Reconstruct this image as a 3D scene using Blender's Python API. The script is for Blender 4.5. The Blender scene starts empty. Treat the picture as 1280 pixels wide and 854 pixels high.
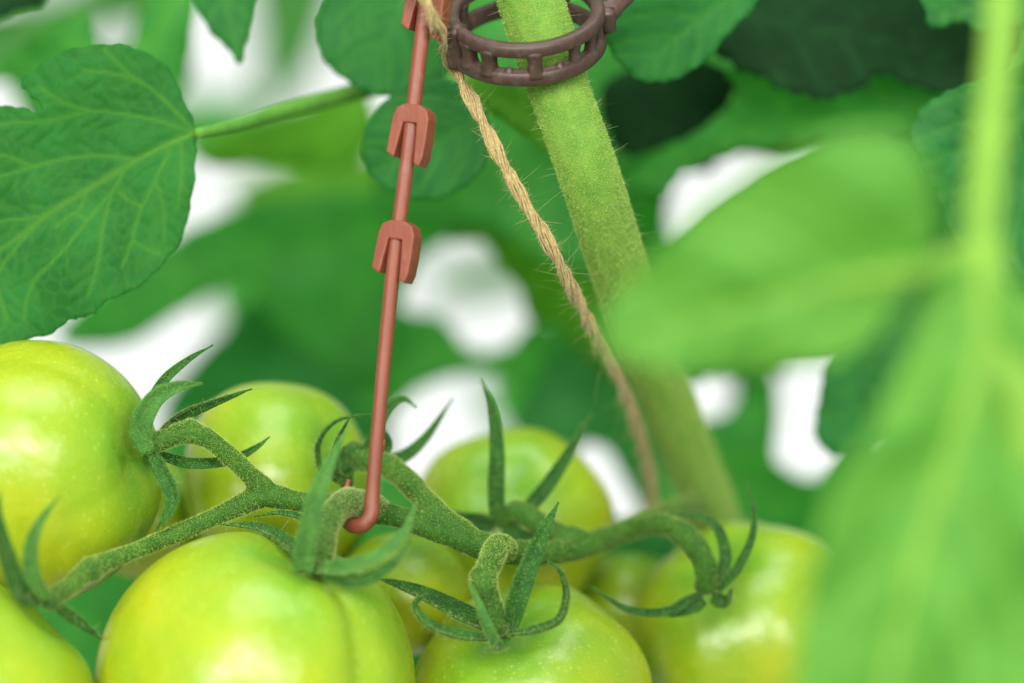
import bpy, math
import numpy as np
from mathutils import Vector, geometry

# ------------------------------------------------------------------ camera, world, lamps
K = 0.001                      # everything below is written in millimetres
D = 503.7                      # camera to focus plane, mm
PXMM = 6.0                     # photograph pixels per mm on the focus plane
scene = bpy.context.scene
C = scene.collection

cam_d = bpy.data.cameras.new('camera')
cam = bpy.data.objects.new('camera', cam_d); C.objects.link(cam)
cam.location = (0, -D * K, 0); cam.rotation_euler = (math.radians(90), 0, 0)
cam_d.lens = 85; cam_d.sensor_width = 36; cam_d.clip_start = 0.01; cam_d.clip_end = 50
cam_d.dof.use_dof = True; cam_d.dof.focus_distance = D * K; cam_d.dof.aperture_fstop = 3.7
scene.camera = cam

world = bpy.data.worlds.new('World'); scene.world = world; world.use_nodes = True
bg = world.node_tree.nodes['Background']
bg.inputs[0].default_value = (0.82, 0.95, 0.78, 1); bg.inputs[1].default_value = 0.50

def lamp(name, loc, target, sx, sy, L, col=(1, 0.98, 0.93)):
    d = bpy.data.lights.new(name, 'AREA'); d.shape = 'RECTANGLE'; d.size = sx; d.size_y = sy
    d.energy = L * math.pi * sx * sy; d.color = col
    o = bpy.data.objects.new(name, d); C.objects.link(o); o.location = loc
    o.rotation_euler = (Vector(target) - Vector(loc)).to_track_quat('-Z', 'Y').to_euler()
# daylight through the gaps of the crop row behind the camera
for lx, lz, sx, sy, L in ((-0.62, 0.22, 0.16, 0.42, 17), (-0.36, 0.36, 0.20, 0.30, 22), (-0.16, 0.12, 0.10, 0.26, 16), (0.06, 0.46, 0.24, 0.26, 22),
                          (0.30, 0.28, 0.12, 0.40, 20), (0.58, 0.34, 0.18, 0.34, 15), (-0.05, 0.80, 0.50, 0.20, 9)):
    lamp('glazing_light', (lx, -1.15, lz), (0, 0, 0), sx, sy, L * 1.2)
lamp('roof_light', (0.1, -0.25, 1.3), (0, 0, 0), 1.0, 0.8, 4.0)

scene.view_settings.view_transform = 'Standard'; scene.view_settings.look = 'None'
scene.view_settings.exposure = 0.15; scene.view_settings.gamma = 1
scene.render.engine = 'CYCLES'
scene.cycles.use_denoising = True
scene.cycles.max_bounces = 10; scene.cycles.transparent_max_bounces = 8
scene.cycles.transmission_bounces = 8; scene.cycles.diffuse_bounces = 6
scene.cycles.sample_clamp_indirect = 6

rng = np.random.default_rng(7)

# ------------------------------------------------------------------ helpers
def P(px, py, y=0.0):
    """photograph direction + distance behind the focus plane (mm) -> point in mm"""
    s = (D + y) / D
    return np.array([(px - 640) / PXMM * s, y, (427 - py) / PXMM * s])

def PP(pts):
    return np.array([P(*p) for p in pts])

def crom(pts, n, closed=False):
    """Catmull-Rom through pts (rows of any width), n samples"""
    p = np.asarray(pts, float)
    m = len(p)
    if closed:
        t = np.arange(n) / n * m; i = np.floor(t).astype(int); f = (t - i)[:, None]
        a, b, c, d = p[(i - 1) % m], p[i % m], p[(i + 1) % m], p[(i + 2) % m]
    else:
        q = np.vstack([2 * p[0] - p[1], p, 2 * p[-1] - p[-2]])
        t = np.linspace(0, m - 1, n); i = np.minimum(np.floor(t).astype(int), m - 2); f = (t - i)[:, None]
        a, b, c, d = q[i], q[i + 1], q[i + 2], q[i + 3]
    return 0.5 * ((2 * b) + (c - a) * f + (2 * a - 5 * b + 4 * c - d) * f ** 2 + (3 * b - a - 3 * c + d) * f ** 3)

def norm(v):
    v = np.asarray(v, float)
    return v / np.maximum(np.linalg.norm(v, axis=-1, keepdims=True), 1e-9)

def frames(path, hint=None):
    t = norm(np.gradient(path, axis=0))
    N = np.zeros_like(path)
    h = np.array([0, -1.0, 0]) if hint is None else np.asarray(hint, float)
    if abs(np.dot(norm(h), t[0])) > 0.95: h = np.array([1.0, 0, 0.1])
    n = norm(h - t[0] * np.dot(h, t[0]))
    for i in range(len(path)):
        n = norm(n - t[i] * np.dot(n, t[i])); N[i] = n
    return t, N, np.cross(t, N)

def grid_faces(n, m, off=0, wrap=True):
    i, j = np.meshgrid(np.arange(n - 1), np.arange(m if wrap else m - 1), indexing='ij')
    i, j = i.ravel(), j.ravel(); k = (j + 1) % m
    return np.stack([i * m + j, i * m + k, (i + 1) * m + k, (i + 1) * m + j], 1) + off

class MB:
    """collects verts and faces (mm)"""
    def __init__(s): s.v = []; s.f = []; s.n = 0
    def add(s, v, f):
        s.f += [tuple(int(a) + s.n for a in q) for q in f]; s.v.append(np.asarray(v, float)); s.n += len(v); return s
    def verts(s): return np.vstack(s.v)
    def tube(s, path, rad, seg=12, hint=None, flat=1.0, power=2.0, caps=True):
        path = np.asarray(path, float); n = len(path)
        r = np.broadcast_to(np.asarray(rad, float), (n,))
        t, N, B = frames(path, hint)
        a = np.arange(seg) / seg * 2 * math.pi
        ca, sa = np.cos(a), np.sin(a)
        if power != 2.0:
            ca = np.sign(ca) * np.abs(ca) ** (2 / power); sa = np.sign(sa) * np.abs(sa) ** (2 / power)
        v = path[:, None, :] + r[:, None, None] * (N[:, None, :] * ca[None, :, None] * flat + B[:, None, :] * sa[None, :, None])
        v = v.reshape(-1, 3); f = [tuple(q) for q in grid_faces(n, seg)]
        if caps:
            v = np.vstack([v, path[0] - t[0] * r[0] * 0.45, path[-1] + t[-1] * r[-1] * 0.45])
            a0 = n * seg
            f += [(a0, (j + 1) % seg, j) for j in range(seg)]
            e = (n - 1) * seg
            f += [(a0 + 1, e + j, e + (j + 1) % seg) for j in range(seg)]
        return s.add(v, f)

def mesh_obj(name, v, f, mat, parent=None, smooth=True, attr=None):
    o0 = np.array(parent_world(parent)) / K if parent else np.zeros(3)
    v = np.asarray(v, float)
    loc = np.zeros(3)
    me = bpy.data.meshes.new(name)
    me.from_pydata(((v - o0) * K).tolist(), [], [tuple(int(a) for a in q) for q in f])
    if smooth: me.polygons.foreach_set('use_smooth', [True] * len(me.polygons))
    for k, a in (attr or {}).items():
        me.attributes.new(k, 'FLOAT', 'POINT').data.foreach_set('value', np.asarray(a, np.float32))
    me.materials.append(mat); me.update()
    o = bpy.data.objects.new(name, me); C.objects.link(o)
    if parent: o.parent = parent
    return o

WORLD = {}
def parent_world(o):
    while o is not None:
        if o.name in WORLD: return WORLD[o.name]
        o = o.parent
    return (0, 0, 0)

def thing(name, label, cat, base, group=None):
    o = bpy.data.objects.new(name, None); C.objects.link(o)
    o.empty_display_size = 0.005
    o.location = tuple(np.asarray(base) * K); WORLD[o.name] = tuple(o.location)
    o['label'] = label; o['category'] = cat
    if group: o['group'] = group
    return o

def tri_soup(v, f):
    tri = []
    for q in f:
        for k in range(1, len(q) - 1): tri.append((q[0], q[k], q[k + 1]))
    return np.asarray(v)[np.asarray(tri)]

def fuzz(name, v, f, mat, parent, dens, lo, hi, wid, lean=0.35, curl=0.3, nmax=90000, seg=1):
    """short plant hairs standing on a surface: thin tapering slivers"""
    T = tri_soup(v, f)
    nr = np.cross(T[:, 1] - T[:, 0], T[:, 2] - T[:, 0]); A = np.linalg.norm(nr, axis=1) / 2
    n = int(min(nmax, A.sum() * dens))
    if n < 1: return None
    idx = rng.choice(len(T), n, p=A / A.sum())
    u = rng.random((n, 2)); fl = u.sum(1) > 1; u[fl] = 1 - u[fl]
    t = T[idx]; p = t[:, 0] + u[:, :1] * (t[:, 1] - t[:, 0]) + u[:, 1:] * (t[:, 2] - t[:, 0])
    d = norm(norm(nr[idx]) + rng.normal(0, lean, (n, 3)))
    L = (lo + (hi - lo) * rng.random(n) ** 1.5)[:, None]
    side = norm(np.cross(d, rng.normal(0, 1, (n, 3)))) * wid
    p = p - d * 0.05
    if seg == 1:
        v2 = np.stack([p - side, p + side, p + d * L], 1).reshape(-1, 3)
        tri = np.arange(3 * n).reshape(-1, 3)
    else:
        b = rng.normal(0, curl, (n, 3)); rows = []
        for k in range(seg):
            q = k / seg; c = p + d * L * q + b * L * q * q; w = side * (1 - 0.7 * q)
            rows += [c - w, c + w]
        rows.append(p + d * L + b * L)
        v2 = np.stack(rows, 1).reshape(-1, 3); R = 2 * seg + 1; tri = []
        for k in range(seg - 1):
            tri += [[2 * k, 2 * k + 1, 2 * k + 3], [2 * k, 2 * k + 3, 2 * k + 2]]
        tri.append([2 * seg - 2, 2 * seg - 1, 2 * seg])
        tri = (np.arange(n)[:, None, None] * R + np.array(tri)[None]).reshape(-1, 3)
    o0 = np.array(parent_world(parent)) / K
    me = bpy.data.meshes.new(name); m = len(tri)
    me.vertices.add(len(v2)); me.vertices.foreach_set('co', ((v2 - o0) * K).astype(np.float32).ravel())
    me.loops.add(3 * m); me.loops.foreach_set('vertex_index', tri.astype(np.int32).ravel())
    me.polygons.add(m); me.polygons.foreach_set('loop_start', np.arange(0, 3 * m, 3, dtype=np.int32))
    me.update(calc_edges=True); me.materials.append(mat)
    o = bpy.data.objects.new(name, me); C.objects.link(o); o.parent = parent
    o['kind'] = 'stuff'
    return o

# ------------------------------------------------------------------ materials
def new_mat(name):
    m = bpy.data.materials.new(name); m.use_nodes = True
    nt = m.node_tree; b = nt.nodes['Principled BSDF']; out = nt.nodes['Material Output']
    return m, nt, b, out
def nd(nt, t, **kw):
    n = nt.nodes.new(t)
    for k, v in kw.items():
        if k in n.inputs: n.inputs[k].default_value = v
        else: setattr(n, k, v)
    return n
def rgba(c): return (c[0], c[1], c[2], 1)
def coords(nt, scale):
    tc = nd(nt, 'ShaderNodeTexCoord'); mp = nd(nt, 'ShaderNodeMapping'); mp.inputs['Scale'].default_value = (scale,) * 3 if not hasattr(scale, '__len__') else scale
    nt.links.new(tc.outputs['Object'], mp.inputs[0]); return mp.outputs[0]
def noise(nt, vec, scale, detail=3, rough=0.55):
    n = nd(nt, 'ShaderNodeTexNoise'); n.inputs['Scale'].default_value = scale; n.inputs['Detail'].default_value = detail; n.inputs['Roughness'].default_value = rough
    nt.links.new(vec, n.inputs['Vector']); return n.outputs['Fac']
def ramp(nt, fac, stops):
    r = nd(nt, 'ShaderNodeValToRGB'); e = r.color_ramp.elements
    while len(e) < len(stops): e.new(0.5)
    for k, (p, c) in enumerate(stops): e[k].position = p; e[k].color = rgba(c)
    nt.links.new(fac, r.inputs[0]); return r.outputs[0]
def mixc(nt, fac, a, b, mode='MIX'):
    m = nd(nt, 'ShaderNodeMix', data_type='RGBA', blend_type=mode)
    for s, x in ((0, fac), (6, a), (7, b)):
        if isinstance(x, (int, float)): m.inputs[s].default_value = x
        elif isinstance(x, tuple): m.inputs[s].default_value = rgba(x)
        else: nt.links.new(x, m.inputs[s])
    return m.outputs[2]
def bump(nt, h, strength, dist):
    b = nd(nt, 'ShaderNodeBump'); b.inputs['Strength'].default_value = strength; b.inputs['Distance'].default_value = dist
    nt.links.new(h, b.inputs['Height']); return b.outputs[0]

_leafm = {}
def leaf_mat(base, vein, trans, tw=0.45, rough=0.5, fine=True, mot=0.28):
    key = (base, vein, trans, tw, rough, fine, mot)
    if key in _leafm: return _leafm[key]
    m, nt, b, out = new_mat('leaf_tissue'); L = nt.links
    v = coords(nt, 1000)       # mm
    mott = noise(nt, v, 0.08, 4)
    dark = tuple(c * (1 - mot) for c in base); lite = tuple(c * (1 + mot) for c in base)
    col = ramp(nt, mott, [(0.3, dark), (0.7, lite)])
    at = nd(nt, 'ShaderNodeAttribute', attribute_name='vein')
    col = mixc(nt, at.outputs['Fac'], col, vein)
    vo = nd(nt, 'ShaderNodeTexVoronoi', feature='DISTANCE_TO_EDGE'); vo.inputs['Scale'].default_value = 0.42
    wv = nd(nt, 'ShaderNodeTexNoise'); wv.inputs['Scale'].default_value = 0.5; L.new(v, wv.inputs['Vector'])
    ad = nd(nt, 'ShaderNodeMix', data_type='VECTOR'); ad.inputs[0].default_value = 0.25
    L.new(v, ad.inputs[4]); L.new(wv.outputs['Color'], ad.inputs[5]); L.new(ad.outputs[1], vo.inputs['Vector'])
    net = nd(nt, 'ShaderNodeMapRange'); net.inputs[1].default_value = 0.0; net.inputs[2].default_value = 0.16; net.inputs[3].default_value = 0.38 if fine else 0.0; net.inputs[4].default_value = 0
    L.new(vo.outputs['Distance'], net.inputs[0])
    col = mixc(nt, net.outputs[0], col, tuple(0.5 * (p + q) for p, q in zip(base, vein)))
    L.new(col, b.inputs['Base Color']); b.inputs['Roughness'].default_value = rough
    b.inputs['Specular IOR Level'].default_value = 0.16
    gr = noise(nt, v, 2.2, 2)
    L.new(bump(nt, gr, 0.25, 0.0004), b.inputs['Normal'])
    tr = nd(nt, 'ShaderNodeBsdfTranslucent')
    tcol = mixc(nt, at.outputs['Fac'], trans, tuple(min(1, c * 1.25) for c in trans))
    L.new(tcol, tr.inputs[0])
    mx = nd(nt, 'ShaderNodeMixShader'); mx.inputs[0].default_value = tw
    L.new(b.outputs[0], mx.inputs[1]); L.new(tr.outputs[0], mx.inputs[2]); L.new(mx.outputs[0], out.inputs[0])
    _leafm[key] = m
    return m

def stem_mat(name, c1, c2, c3=None, speck=0.6, rough=0.6, sheen=0.35, streak=False):
    m, nt, b, out = new_mat(name); L = nt.links
    v = coords(nt, 1000)
    a = noise(nt, v, 0.22, 6, 0.65); col = ramp(nt, a, [(0.34, c1), (0.66, c2)])
    sp = noise(nt, v, 3.2, 2); fac = nd(nt, 'ShaderNodeMapRange'); fac.inputs[1].default_value = 0.5; fac.inputs[2].default_value = 0.72; fac.inputs[4].default_value = speck
    L.new(sp, fac.inputs[0]); col = mixc(nt, fac.outputs[0], col, c3 or tuple(min(1, x * 2.2 + 0.03) for x in c2))
    L.new(col, b.inputs['Base Color']); b.inputs['Roughness'].default_value = rough
    b.inputs['Specular IOR Level'].default_value = 0.12
    b.inputs['Sheen Weight'].default_value = sheen * 0.3; b.inputs['Sheen Roughness'].default_value = 0.35; b.inputs['Sheen Tint'].default_value = (0.75, 1, 0.3, 1)
    b.inputs['Subsurface Weight'].default_value = 0.25; b.inputs['Subsurface Radius'].default_value = (0.6, 1, 0.3); b.inputs['Subsurface Scale'].default_value = 0.0015
    L.new(bump(nt, sp, 0.5, 0.0003), b.inputs['Normal'])
    return m

def fruit_mat():
    m, nt, b, out = new_mat('green_tomato_skin'); L = nt.links
    v = coords(nt, 1000)
    at = nd(nt, 'ShaderNodeAttribute', attribute_name='shoulder')
    n1 = noise(nt, v, 0.035, 3)
    col = ramp(nt, n1, [(0.3, (0.22, 0.38, 0.012)), (0.68, (0.42, 0.45, 0.010))])
    col = mixc(nt, at.outputs['Fac'], col, (0.12, 0.33, 0.02))
    sp = noise(nt, v, 1.9, 2); fac = nd(nt, 'ShaderNodeMapRange'); fac.inputs[1].default_value = 0.6; fac.inputs[2].default_value = 0.72; fac.inputs[4].default_value = 0.4
    L.new(sp, fac.inputs[0]); col = mixc(nt, fac.outputs[0], col, (0.45, 0.55, 0.10))
    vo = nd(nt, 'ShaderNodeTexVoronoi'); vo.inputs['Scale'].default_value = 0.5; L.new(v, vo.inputs['Vector'])
    dot = nd(nt, 'ShaderNodeMapRange'); dot.inputs[1].default_value = 0.10; dot.inputs[2].default_value = 0.24; dot.inputs[3].default_value = 0.28; dot.inputs[4].default_value = 0.0
    L.new(vo.outputs['Distance'], dot.inputs[0]); col = mixc(nt, dot.outputs[0], col, (0.55, 0.62, 0.16))
    scn = noise(nt, v, 0.3, 7, 0.7); sc = nd(nt, 'ShaderNodeMapRange'); sc.inputs[1].default_value = 0.66; sc.inputs[2].default_value = 0.74; sc.inputs[4].default_value = 0.35
    L.new(scn, sc.inputs[0]); col = mixc(nt, sc.outputs[0], col, (0.16, 0.28, 0.04))
    L.new(col, b.inputs['Base Color'])
    rn = noise(nt, v, 0.12, 3); rr = nd(nt, 'ShaderNodeMapRange'); rr.inputs[3].default_value = 0.18; rr.inputs[4].default_value = 0.42
    L.new(rn, rr.inputs[0]); L.new(rr.outputs[0], b.inputs['Roughness'])
    b.inputs['IOR'].default_value = 1.53
    b.inputs['Subsurface Weight'].default_value = 0.55; b.inputs['Subsurface Radius'].default_value = (0.8, 1.0, 0.25); b.inputs['Subsurface Scale'].default_value = 0.007
    h = noise(nt, v, 0.10, 2); h2 = noise(nt, v, 1.6, 2)
    bm = nd(nt, 'ShaderNodeBump'); bm.inputs['Strength'].default_value = 0.25; bm.inputs['Distance'].default_value = 0.0025; L.new(h, bm.inputs['Height'])
    bm2 = nd(nt, 'ShaderNodeBump'); bm2.inputs['Strength'].default_value = 0.12; bm2.inputs['Distance'].default_value = 0.0003; L.new(h2, bm2.inputs['Height']); L.new(bm.outputs[0], bm2.inputs['Normal'])
    L.new(bm2.outputs[0], b.inputs['Normal'])
    return m

def hair_mat(name, col, tw=0.5):
    m, nt, b, out = new_mat(name); L = nt.links
    b.inputs['Base Color'].default_value = rgba(col); b.inputs['Roughness'].default_value = 0.5
    tr = nd(nt, 'ShaderNodeBsdfTranslucent'); tr.inputs[0].default_value = rgba(col)
    mx = nd(nt, 'ShaderNodeMixShader'); mx.inputs[0].default_value = tw
    L.new(b.outputs[0], mx.inputs[1]); L.new(tr.outputs[0], mx.inputs[2]); L.new(mx.outputs[0], out.inputs[0])
    return m

def plastic_mat(name, c1, c2, rough=0.45, sss=0.1):
    m, nt, b, out = new_mat(name); L = nt.links
    v = coords(nt, (1000, 1000, 260))
    a = noise(nt, v, 0.5, 5, 0.65); col = ramp(nt, a, [(0.3, c1), (0.7, c2)])
    du = noise(nt, coords(nt, (1000, 1000, 420)), 0.45, 8, 0.75); df = nd(nt, 'ShaderNodeMapRange'); df.inputs[1].default_value = 0.54; df.inputs[2].default_value = 0.70; df.inputs[4].default_value = 0.45
    L.new(du, df.inputs[0]); col = mixc(nt, df.outputs[0], col, tuple(0.6 * x + 0.10 for x in c2))
    L.new(col, b.inputs['Base Color'])
    g = noise(nt, coords(nt, 1000), 2.0, 4)
    rr = nd(nt, 'ShaderNodeMapRange'); rr.inputs[3].default_value = rough - 0.1; rr.inputs[4].default_value = rough + 0.15; L.new(a, rr.inputs[0]); L.new(rr.outputs[0], b.inputs['Roughness'])
    b.inputs['Subsurface Weight'].default_value = sss; b.inputs['Subsurface Radius'].default_value = (1, 0.4, 0.3); b.inputs['Subsurface Scale'].default_value = 0.001
    L.new(bump(nt, g, 0.2, 0.0002), b.inputs['Normal'])
    return m

M_FRUIT = fruit_mat()
M_STALK = stem_mat('truss_stalk_skin', (0.016, 0.075, 0.010), (0.045, 0.14, 0.016), (0.15, 0.28, 0.04), 0.6)
M_STEM = stem_mat('main_stem_skin', (0.095, 0.235, 0.030), (0.17, 0.31, 0.045), (0.32, 0.46, 0.11), 0.55, 0.6, 0.5)
M_SEPAL = stem_mat('sepal_skin', (0.008, 0.052, 0.010), (0.026, 0.115, 0.016), (0.10, 0.24, 0.04), 0.5, 0.6, 0.25)
M_SEPAL_L = stem_mat('pale_sepal_skin', (0.024, 0.115, 0.020), (0.065, 0.19, 0.032), (0.16, 0.34, 0.08), 0.5, 0.6, 0.3)
M_HAIR = hair_mat('plant_hair', (0.64, 0.80, 0.22))
M_HAIRL = hair_mat('long_plant_hair', (0.55, 0.62, 0.32))
M_RED = plastic_mat('terracotta_plastic', (0.185, 0.040, 0.020), (0.25, 0.062, 0.030))
M_BROWN = plastic_mat('brown_plastic', (0.042, 0.021, 0.016), (0.075, 0.038, 0.028), 0.42)
M_TIP = stem_mat('dry_tip', (0.10, 0.06, 0.03), (0.2, 0.12, 0.06))

def jute_mat():
    m, nt, b, out = new_mat('jute'); L = nt.links
    v = coords(nt, 1000); a = noise(nt, v, 1.3, 4, 0.7)
    L.new(ramp(nt, a, [(0.3, (0.27, 0.18, 0.055)), (0.7, (0.54, 0.41, 0.17))]), b.inputs['Base Color'])
    b.inputs['Roughness'].default_value = 0.75; b.inputs['Sheen Weight'].default_value = 0.3
    return m
M_JUTE = jute_mat(); M_FIBRE = hair_mat('jute_fibre', (0.66, 0.54, 0.28), 0.4)

# ------------------------------------------------------------------ leaf blades
def inside(poly, q):
    x, y = q[:, 0], q[:, 1]; r = np.zeros(len(q), bool)
    x1, y1 = poly[:, 0], poly[:, 1]; x2, y2 = np.roll(x1, -1), np.roll(y1, -1)
    for a, b, c, d in zip(x1, y1, x2, y2):
        k = (b > y) != (d > y)
        if k.any(): r[k] ^= x[k] < (c - a) * (y[k] - b) / (d - b) + a
    return r
def segdist(q, pl):
    """distance of q (N,2) to polyline pl, with arc position"""
    best = np.full(len(q), 1e9); arc = np.zeros(len(q)); s0 = 0
    for a, b in zip(pl[:-1], pl[1:]):
        ab = b - a; L = np.linalg.norm(ab) + 1e-9
        t = np.clip(((q - a) @ ab) / L ** 2, 0, 1); d = np.linalg.norm(q - a - t[:, None] * ab, axis=1)
        k = d < best; best[k] = d[k]; arc[k] = s0 + t[k] * L; s0 += L
    return best, arc, s0

def blade(name, outline, rib, y0, mat, parent, gx=0.0, gy=0.0, fold=0.10, droop=0.0, wave=1.5, step=7.0,
          veins=None, nsec=6, jag=1.5, bulge=0.35, vw=3.0, ribr=(2.0, 0.6), thick=0.35, seed=1, ribmat=None, net=0):
    """leaf blade: outline and midrib seen from the photograph's side, standing y0 mm behind the focus plane, tilted, folded and waved"""
    r = np.random.default_rng(seed)
    out = np.asarray(outline, float)
    per = np.linalg.norm(out - np.roll(out, 1, 0), axis=1).sum()
    n = int(max(24, per / (step * 0.7)))
    o2 = crom(out, n, True)
    ph = r.random(4) * 6.28; t = np.arange(n) / n * 6.2832 * per / 100
    ctr = o2.mean(0)
    nrm = norm(np.roll(o2, -1, 0) - np.roll(o2, 1, 0))[:, ::-1] * np.array([1, -1])
    o2 = o2 + nrm * (jag * (np.sin(t * 1.3 + ph[0]) * 0.5 + 0.6 * np.sin(t * 2.9 + ph[1]) + 0.15 * np.sin(t * 6.1 + ph[2])))[:, None]
    lo, hi = o2.min(0), o2.max(0)
    gxs = np.arange(lo[0], hi[0], step); gys = np.arange(lo[1], hi[1], step * 0.87)
    G = np.array([(a + (k % 2) * step / 2, b) for k, b in enumerate(gys) for a in gxs])
    G = G[inside(o2, G)] if len(G) else G
    if len(G):
        dd, _, _ = segdist(G, np.vstack([o2, o2[:1]])); G = G[dd > step * 0.55]
    pts = np.vstack([o2, G]) if len(G) else o2
    vs, _, fs, *_ = geometry.delaunay_2d_cdt([Vector(p) for p in pts], [(k, (k + 1) % n) for k in range(n)], [], 1, 1e-4)
    q = np.array([(v.x, v.y) for v in vs])
    rib = np.asarray(rib, float); rl = crom(rib, 24)
    d, arc, total = segdist(q, rl)
    sgn_t = rl[-1] - rl[0]
    # side veins
    if veins is None:
        veins = []
        for k in range(nsec):
            f = 0.06 + 0.80 * k / max(1, nsec - 1) ; i = min(22, int(f * 23)); b = rl[i]; tn = norm(rl[i + 1] - rl[i])
            for sg in (-1, 1):
                a = math.radians(52 - 14 * f + r.normal(0, 5)) * sg
                dv = np.array([tn[0] * math.cos(a) - tn[1] * math.sin(a), tn[0] * math.sin(a) + tn[1] * math.cos(a)])
                Lk = total * 0.62 * (1 - 0.55 * f)
                veins.append([b, b + dv * Lk * 0.5, b + dv * Lk * 0.8 + tn * Lk * 0.16, b + dv * Lk + tn * Lk * 0.34])
    sd = np.full(len(q), 1e9); fd = np.full(len(q), 1e9)
    for v in veins:
        pl = crom(v, 10); a, _, _ = segdist(q, pl); sd = np.minimum(sd, a)
        if net:
            for k in range(1, 10, 2):
                tn = norm(pl[min(k + 1, 9)] - pl[k - 1])
                for sg in (-1, 1):
                    an = sg * math.radians(48 + r.normal(0, 9)); L1 = net * (0.6 + 0.7 * r.random())
                    dv = np.array([tn[0] * math.cos(an) - tn[1] * math.sin(an), tn[0] * math.sin(an) + tn[1] * math.cos(an)])
                    a, _, _ = segdist(q, np.array([pl[k], pl[k] + dv * L1 * 0.55, pl[k] + dv * L1 + tn * L1 * 0.25])); fd = np.minimum(fd, a)
    tt = arc / max(total, 1)
    vein = np.clip(np.maximum(np.exp(-(d / (vw * 1.9 * (1.25 - tt))) ** 2), 0.8 * np.exp(-(sd / vw) ** 2)), 0, 1)
    vein = np.maximum(vein, 0.24 * np.exp(-(fd / (vw * 0.7)) ** 2))
    e = np.minimum(np.minimum(sd, d), fd * 1.6)
    dep = y0 + gx * (q[:, 0] - ctr[0]) / PXMM + gy * (q[:, 1] - ctr[1]) / PXMM
    dep += -fold * d / PXMM + droop * (arc / PXMM) ** 2 * 0.001
    dep += wave * np.sin(q[:, 0] / 47 + ph[3]) * np.cos(q[:, 1] / 39 + ph[2]) * np.clip(d / 60, 0, 1)
    dep += -bulge * (1 - np.exp(-(e / (vw * 3.2)) ** 2))
    V = np.array([P(a, b, c) for (a, b), c in zip(q, dep)])
    F = [tuple(f) for f in fs]
    tri = V[np.array([f[:3] for f in F])]; nn = np.cross(tri[:, 1] - tri[:, 0], tri[:, 2] - tri[:, 0]).sum(0)
    if nn[1] > 0: F = [f[::-1] for f in F]
    ob = mesh_obj(name, V, F, mat, parent, attr={'vein': vein})
    sol = ob.modifiers.new('thickness', 'SOLIDIFY'); sol.thickness = thick * K; sol.offset = 1.0
    # midrib: a raised cord on the blade
    rp = []
    for p_ in crom(rib, 30):
        k = np.argmin(((q - p_) ** 2).sum(1)); rp.append(P(p_[0], p_[1], dep[k] + 0.1))
    rp = np.array(rp)
    rp[:, 1] = np.convolve(np.pad(rp[:, 1], 2, 'edge'), np.ones(5) / 5, 'valid')
    mb = MB().tube(rp, np.linspace(ribr[0], ribr[1], 30) / PXMM, 8)
    mesh_obj('midrib', mb.verts(), mb.f, ribmat or M_RIB, ob if parent and parent.get('category') == 'shoot' else parent)
    return ob

M_RIB = stem_mat('leaf_midrib', (0.06, 0.20, 0.03), (0.10, 0.27, 0.035), (0.16, 0.32, 0.06), 0.3, 0.6, 0.2)
M_RIB_P = stem_mat('pale_midrib', (0.12, 0.30, 0.03), (0.20, 0.38, 0.05), (0.25, 0.42, 0.09), 0.3, 0.6, 0.2)

# leaf tissue kinds: base colour, vein colour, colour of the light passing through
LM_MID = leaf_mat((0.056, 0.235, 0.052), (0.11, 0.31, 0.055), (0.20, 0.76, 0.14), 0.5)
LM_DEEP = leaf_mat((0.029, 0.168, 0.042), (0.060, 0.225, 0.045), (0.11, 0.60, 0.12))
LM_SHADED = leaf_mat((0.005, 0.034, 0.008), (0.010, 0.055, 0.013), (0.02, 0.14, 0.02), 0.25, 0.8)  # same foliage in shade: the shade is put into these darker colours
LM_LITE = leaf_mat((0.085, 0.240, 0.022), (0.15, 0.32, 0.035), (0.32, 0.74, 0.05), 0.5)
LM_FORE = leaf_mat((0.115, 0.290, 0.055), (0.20, 0.38, 0.07), (0.45, 0.88, 0.20), 0.5, 0.55, False, 0.08)
LM_FAR = leaf_mat((0.07, 0.22, 0.06), (0.12, 0.28, 0.06), (0.22, 0.62, 0.16), 0.5)

def leaf(label, outline, rib, y0, mat, petiole=None, pr=(10, 8), group=None, pmat=None, **kw):
    t = thing('tomato_leaf', label, 'leaf', P(rib[0][0], rib[0][1], y0), group)
    blade('blade', outline, rib, y0, mat, t, **kw)
    if petiole:
        path = PP(crom(petiole, 24)); mb = MB().tube(path, np.linspace(pr[0], pr[1], 24) / PXMM * (D + y0) / D, 12)
        mesh_obj('petiole', mb.verts(), mb.f, pmat or M_RIB, t)
    return t

def glazing_mat():
    m, nt, b, out = new_mat('daylit_diffuse_glazing'); e = nd(nt, 'ShaderNodeEmission'); e.inputs[0].default_value = (0.95, 0.98, 0.95, 1); e.inputs[1].default_value = 1.0
    nt.links.new(e.outputs[0], out.inputs[0]); return m
gw = MB()
gw.add([(-950, 1500, -600), (950, 1500, -600), (950, 1500, 650), (-950, 1500, 650), (-950, 1510, -600), (950, 1510, -600), (950, 1510, 650), (-950, 1510, 650)],
       [(0, 1, 2, 3), (5, 4, 7, 6), (0, 4, 5, 1), (3, 2, 6, 7), (1, 5, 6, 2), (0, 3, 7, 4)])
gwo = mesh_obj('greenhouse_wall', gw.verts(), gw.f, glazing_mat(), smooth=False)
gwo['kind'] = 'structure'; gwo['label'] = 'white daylit diffuse greenhouse wall far behind the foliage'

BG = 'blurred leaves behind the truss'
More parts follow.
